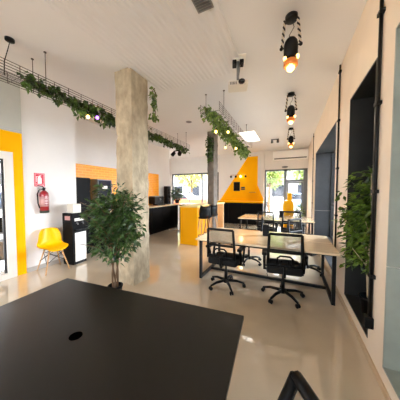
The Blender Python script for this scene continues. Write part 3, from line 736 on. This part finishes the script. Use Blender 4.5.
garland('ivy_garland', 'ivy garland on the far stretch of the left tray behind the column', [((-3.26, 3.6, 3.05), (-3.32, 5.95, 3.02), .12, .15)], 420, 'ivy')
garland('ivy_garland', 'thick ivy garland draped over the shorter tray near the pendants', [((-1.46, 3.42, 3.14), (-1.44, 4.2, 3.08), .125, .2), ((-1.45, 4.2, 3.06), (-1.44, 5.5, 3.0), .13, .24), ((-1.44, 5.5, 2.98), (-1.42, 6.75, 2.9), .13, .26)], 1300, 'ivy_light', (.06, .11))
garland('hanging_ivy', 'ivy tuft hanging on the rear edge of the concrete column', [((-2.26, 2.88, 3.42), (-2.24, 2.88, 2.85), .05, .06)], 90, 'ivy_light', (.06, .1))
garland('hanging_ivy', 'ivy cluster wrapped around the top of the slim dark column', [((-2.42, 5.93, 3.35), (-2.42, 5.92, 2.6), .11, .1)], 260, 'ivy', (.06, .1))

def bulb(p, m, label):
    t = thing('string_bulb', label, 'bulb', p, 0, 'string bulbs in the ivy')
    b = NB(); sphere(b, (0, 0, 0), .026, (1, 1, 1.15)); obj('glass', b, m, t, smooth=True)
    obj('socket', tube(NB(), [(0, 0, .025), (0, 0, .07)], .013, 8), 'black', t); obj('wire', tube(NB(), [(0, 0, .07), (0, .02, .16), (0, .0, .25)], .004, 5), 'black', t)
bulb((-3.08, 2.2, 2.8), 'bulb', 'warm glowing string bulb under the left tray, beside the violet one')
bulb((-3.14, 2.42, 2.87), 'bulb_violet', 'violet glowing string bulb under the left tray ivy')
bulb((-1.42, 3.82, 2.79), 'bulb', 'warm string bulb at the left of the four in the shorter tray ivy')
bulb((-1.24, 4.08, 2.83), 'bulb', 'warm string bulb right of the ivy, nearest the projector')
bulb((-1.56, 4.9, 2.7), 'bulb', 'lower left string bulb in the shorter tray ivy')
bulb((-1.36, 5.2, 2.72), 'bulb', 'lower right string bulb in the shorter tray ivy')

t = thing('potted_plant', 'bushy plant on the worktop in front of the kitchen window', 'plant', (-4.3, 7.82, 1.02)); pot(t, .11, .16)
b = NB(); [tube(b, [(0, 0, .12), (rng.uniform(-.15, .15), rng.uniform(-.15, .15), rng.uniform(.3, .5))], [.007, .004], 5) for k in range(7)]; obj('stems', b, 'bark', t)
def bush():
    v = Vector((rng.gauss(0, 1), rng.gauss(0, 1), rng.gauss(0, 1))).normalized() * (rng.random() ** .4)
    return Vector((v.x * .25, v.y * .25, .42 + v.z * .3)), v
foliage(480, bush, 'ficus', 'foliage', t, (.07, .12), .5, 0)
t.location = (-4.82, 7.8, 1.02)
t = thing('potted_plant', 'small green floor plant beside the right jamb of the glass door', 'plant', (.33, 8.9, 0)); pot(t, .14, .3)
b = NB(); [tube(b, [(0, 0, .25), (rng.uniform(-.1, .1), rng.uniform(-.1, .1), rng.uniform(.5, .8))], [.007, .004], 5) for k in range(6)]; obj('stems', b, 'bark', t)
def bush2():
    v = Vector((rng.gauss(0, 1), rng.gauss(0, 1), rng.gauss(0, 1))).normalized() * (rng.random() ** .4)
    return Vector((v.x * .17, v.y * .17, .72 + v.z * .32)), v
foliage(260, bush2, 'ficus_bright', 'foliage', t, (.07, .12), .4, 0)

# ------------------------------------------------------------------ storage behind the left glass door
t = thing('storage_shelf', 'dark metal shelving seen through the glass door at the left edge', 'shelf', (-5.5, 1.6, 0))
for x in (-.2, .2):
    for y in (-.6, .6): obj('post', box(NB(), x - .02, x + .02, y - .02, y + .02, 0, 2.2), 'black_metal', t)
for z in (.15, .7, 1.2, 1.7, 2.15): obj('shelf_board', box(NB(), -.2, .2, -.6, .6, z, z + .03), 'alu', t)
k = 0
for z, y, w_, h, m, lb in ((.73, .3, .3, .3, 'black', 'black box on the second shelf behind the glass door'), (1.23, .38, .26, .32, 'blue_box', 'blue box on the middle shelf behind the glass door'), (1.73, .3, .4, .22, 'card', 'grey-brown carton on the upper shelf behind the glass door'), (.18, .25, .4, .35, 'card', 'carton on the bottom shelf behind the glass door'), (1.23, -.2, .3, .2, 'black', 'black case on the middle shelf behind the glass door')):
    tag(obj('storage_box', box(NB(), -5.66, -5.34, 1.6 + y - w_ / 2, 1.6 + y + w_ / 2, z, z + h, .006), m), lb, 'box', 'boxes on the storage shelf')
struct('floor_storeroom', box(NB(), -7, -4.75, -2.8, 2.7, -.1, -.001), 'reveal')

# ------------------------------------------------------------------ unseen storeys above, added to shade the street side
struct('wall_upper', box(NB(), -14, 1.3, -2.8, YB + .2, CZ + .15, 14), 'facade')
# ------------------------------------------------------------------ outside
struct('ground', box(NB(), -60, 40, -50, 60, -.2, -.1), 'street')
def street_tree(loc, h, r, m, label, n=900):
    t = thing('street_tree', label, 'tree', loc, 0, 'street trees outside'); b = NB(); tube(b, [(0, 0, -.1), (.05, 0, h * .45), (0, .1, h * .75)], [.14, .1, .05], 8)
    for k in range(6): a = k * 1.05; tube(b, [(0, 0, h * .45), (r * .6 * math.cos(a), r * .6 * math.sin(a), h * .8)], [.06, .02], 6)
    obj('trunk', b, 'bark', t)
    def fn():
        v = Vector((rng.gauss(0, 1), rng.gauss(0, 1), rng.gauss(0, 1))).normalized() * (rng.random() ** .4)
        return Vector((v.x * r, v.y * r, h * .78 + v.z * h * .33)), v
    foliage(n, fn, m, 'foliage', t, (.22, .4), .6)
street_tree((-1.6, 16.5, 0), 4.2, 1.3, 'tree', 'green street tree seen through the left pane of the glass door')
street_tree((-9.4, 18, 0), 4.6, 1.7, 'tree_yellow', 'yellowish street tree at the left of the kitchen window')
street_tree((-5.5, 19.5, 0), 4.8, 1.6, 'tree', 'green street tree in the middle of the kitchen window')
street_tree((1.6, 24, 0), 5.2, 1.8, 'tree', 'distant street tree seen through the door leaf')
def car(loc, rz, m, label):
    t = thing('car', label, 'car', loc, rz, 'cars parked outside')
    b = NB(); prism(b, [(-2.1, .3), (2.1, .3), (2.15, .7), (1.5, .9), (.8, 1.42), (-1.2, 1.45), (-1.9, .95), (-2.15, .85)], 'Y', -.85, .85); obj('body', b, m, t, bev=.06)
    b = NB()
    for s in (-1, 1): prism(b, [(1.3, .93), (.75, 1.35), (-1.15, 1.37), (-1.65, .95)], 'Y', s * .852, s * .86)
    obj('side_window', b, 'dark_screen', t)
    for x in (-1.35, 1.35):
        for s in (-1, 1): obj('wheel', lathe(NB(), [(.2, -.1), (.32, -.09), (.32, .09), (.2, .1)], 20, (x, s * .78, .22), Matrix.Rotation(R(90), 3, 'X')), 'tyre', t, smooth=True)
car((1.2, 19, 0), 0, 'car_blue', 'pale blue car parked outside the glass door')
car((-3.8, 23.5, 0), 0, 'car_white', 'white car parked behind the green tree outside')
car((-9.5, 16, 0), 0, 'car_white', 'white car parked beyond the kitchen window')
t = thing('street_barrier', 'salmon red terrace barrier outside the kitchen window', 'barrier', (-7.2, 13.2, -.1))
obj('panel', box(NB(), -2.0, 1.6, -.03, .03, .1, 1.1), 'salmon', t)
for x in (-1.9, -.2, 1.5): obj('post', box(NB(), x - .03, x + .03, .03, .08, 0, 1.15), 'frame_dark', t)
t = thing('street_post', 'thin dark post with a short crossbar outside the kitchen window', 'post', (-5.66, 10.6, -.1))
obj('pole', tube(NB(), [(0, 0, 0), (0, 0, 1.78)], .03, 8), 'frame_dark', t); obj('crossbar', tube(NB(), [(-.3, 0, 1.62), (.3, 0, 1.62)], .018, 8), 'frame_dark', t)
t = thing('bottle_container', 'large yellow bottle-shaped container standing just inside the glass door', 'container', (-.1, 9.45, 0))
obj('body', lathe(NB(), [(.2, 0), (.22, .04), (.225, .95), (.215, 1.05), (.17, 1.14), (.1, 1.2)], 24), 'yellow_plastic', t, smooth=True)
obj('neck', lathe(NB(), [(.1, 1.18), (.095, 1.22), (.095, 1.49), (.08, 1.51)], 20, (.05, 0, 0)), 'yellow_plastic', t, smooth=True)
t = thing('apartment_building', 'pale building across the street seen through the back windows', 'building', (-5, 30, -.1))
obj('wall', box(NB(), -16, 16, 0, 6, 0, 12), 'facade', t)
for i in range(9):
    for z in (1.0, 4.2, 7.4): w_ = obj('window', box(NB(), -14 + 3.3 * i, -12.4 + 3.3 * i, -.06, 0, z, z + 1.7), 'frame_dark', t); obj('pane', box(NB(), -13.9 + 3.3 * i, -12.5 + 3.3 * i, -.08, -.06, z + .1, z + 1.6), 'dark_screen', w_)

# ------------------------------------------------------------------ light
wd = bpy.data.worlds.new('sky'); S.world = wd; wd.use_nodes = True
n = wd.node_tree.nodes; l = wd.node_tree.links; bg = n['Background']
tc = n.new('ShaderNodeTexCoord'); sx = n.new('ShaderNodeSeparateXYZ'); l.new(tc.outputs['Generated'], sx.inputs[0])
def mth(op, a, b):
    m_ = n.new('ShaderNodeMath'); m_.operation = op
    for k, v in enumerate((a, b)):
        if isinstance(v, (int, float)): m_.inputs[k].default_value = v
        else: l.new(v, m_.inputs[k])
    return m_.outputs[0]
# brighter sky towards the street side (+y) and the sunny side (+x)
gy = mth('MULTIPLY', mth('MAXIMUM', sx.outputs['Y'], 0.0), 66.0); gx = mth('MULTIPLY', mth('MAXIMUM', sx.outputs['X'], 0.0), 18.0)
l.new(mth('ADD', mth('ADD', gy, gx), 7.0), bg.inputs['Strength'])
bg.inputs['Color'].default_value = (.88, .935, 1.0, 1)

def portal(loc, rot, sx_, sy_):
    d_ = bpy.data.lights.new('window_portal', 'AREA'); d_.shape = 'RECTANGLE'; d_.size = sx_; d_.size_y = sy_; d_.cycles.is_portal = True
    o = bpy.data.objects.new('window_portal', d_); C.objects.link(o); o.location = loc; o.rotation_euler = rot
portal((-1.9, -2.85, 1.7), (R(90), 0, 0), 4.8, 2.8)              # added fill window behind the camera, facing +y
portal(((DX0 + DX1) / 2, YB + .25, 1.3), (R(-90), 0, 0), 1.83, 2.6)
portal(((WX0 + WX1) / 2, YB + .25, 1.7), (R(-90), 0, 0), 3, 1.9)
portal((-4.7, .88, 1.1), (R(90), 0, R(-90)), 1.6, 2.1)
for y0, y1 in NICHES: portal((1.24, (y0 + y1) / 2, 1.46), (R(90), 0, R(90)), y1 - y0, 2.58)

def lamp(loc, power, col, r=.05):
    d_ = bpy.data.lights.new('bulb_light', 'POINT'); d_.energy = power; d_.color = col; d_.shadow_soft_size = r
    o = bpy.data.objects.new('bulb_light', d_); C.objects.link(o); o.location = loc
WARM = (1, .84, .62)
for y in (2.5, 4.4, 6.75): lamp((-.03, y, CZ - .68), 5, WARM)
lamp((-2.23, YB - .22, 2.33), 1.5, WARM)
for p in ((-3.08, 2.2, 2.74), (-1.42, 3.82, 2.73), (-1.36, 5.2, 2.66)): lamp(p, 2, WARM, .03)

# ------------------------------------------------------------------ camera
cd = bpy.data.cameras.new('camera'); cam = bpy.data.objects.new('camera', cd); C.objects.link(cam)
cd.sensor_width = 36; cd.lens = 36 * 195 / 400; cd.clip_start = .02
cam.location = (0, 0, 1.55); cam.rotation_euler = (R(90 - 2.35), 0, R(25.0)); S.camera = cam

S.view_settings.view_transform = 'Standard'; S.view_settings.look = 'None'; S.view_settings.gamma = 1; S.view_settings.exposure = 0
S.cycles.max_bounces = 14; S.cycles.diffuse_bounces = 8; S.cycles.glossy_bounces = 6; S.cycles.transparent_max_bounces = 16; S.cycles.sample_clamp_indirect = 8
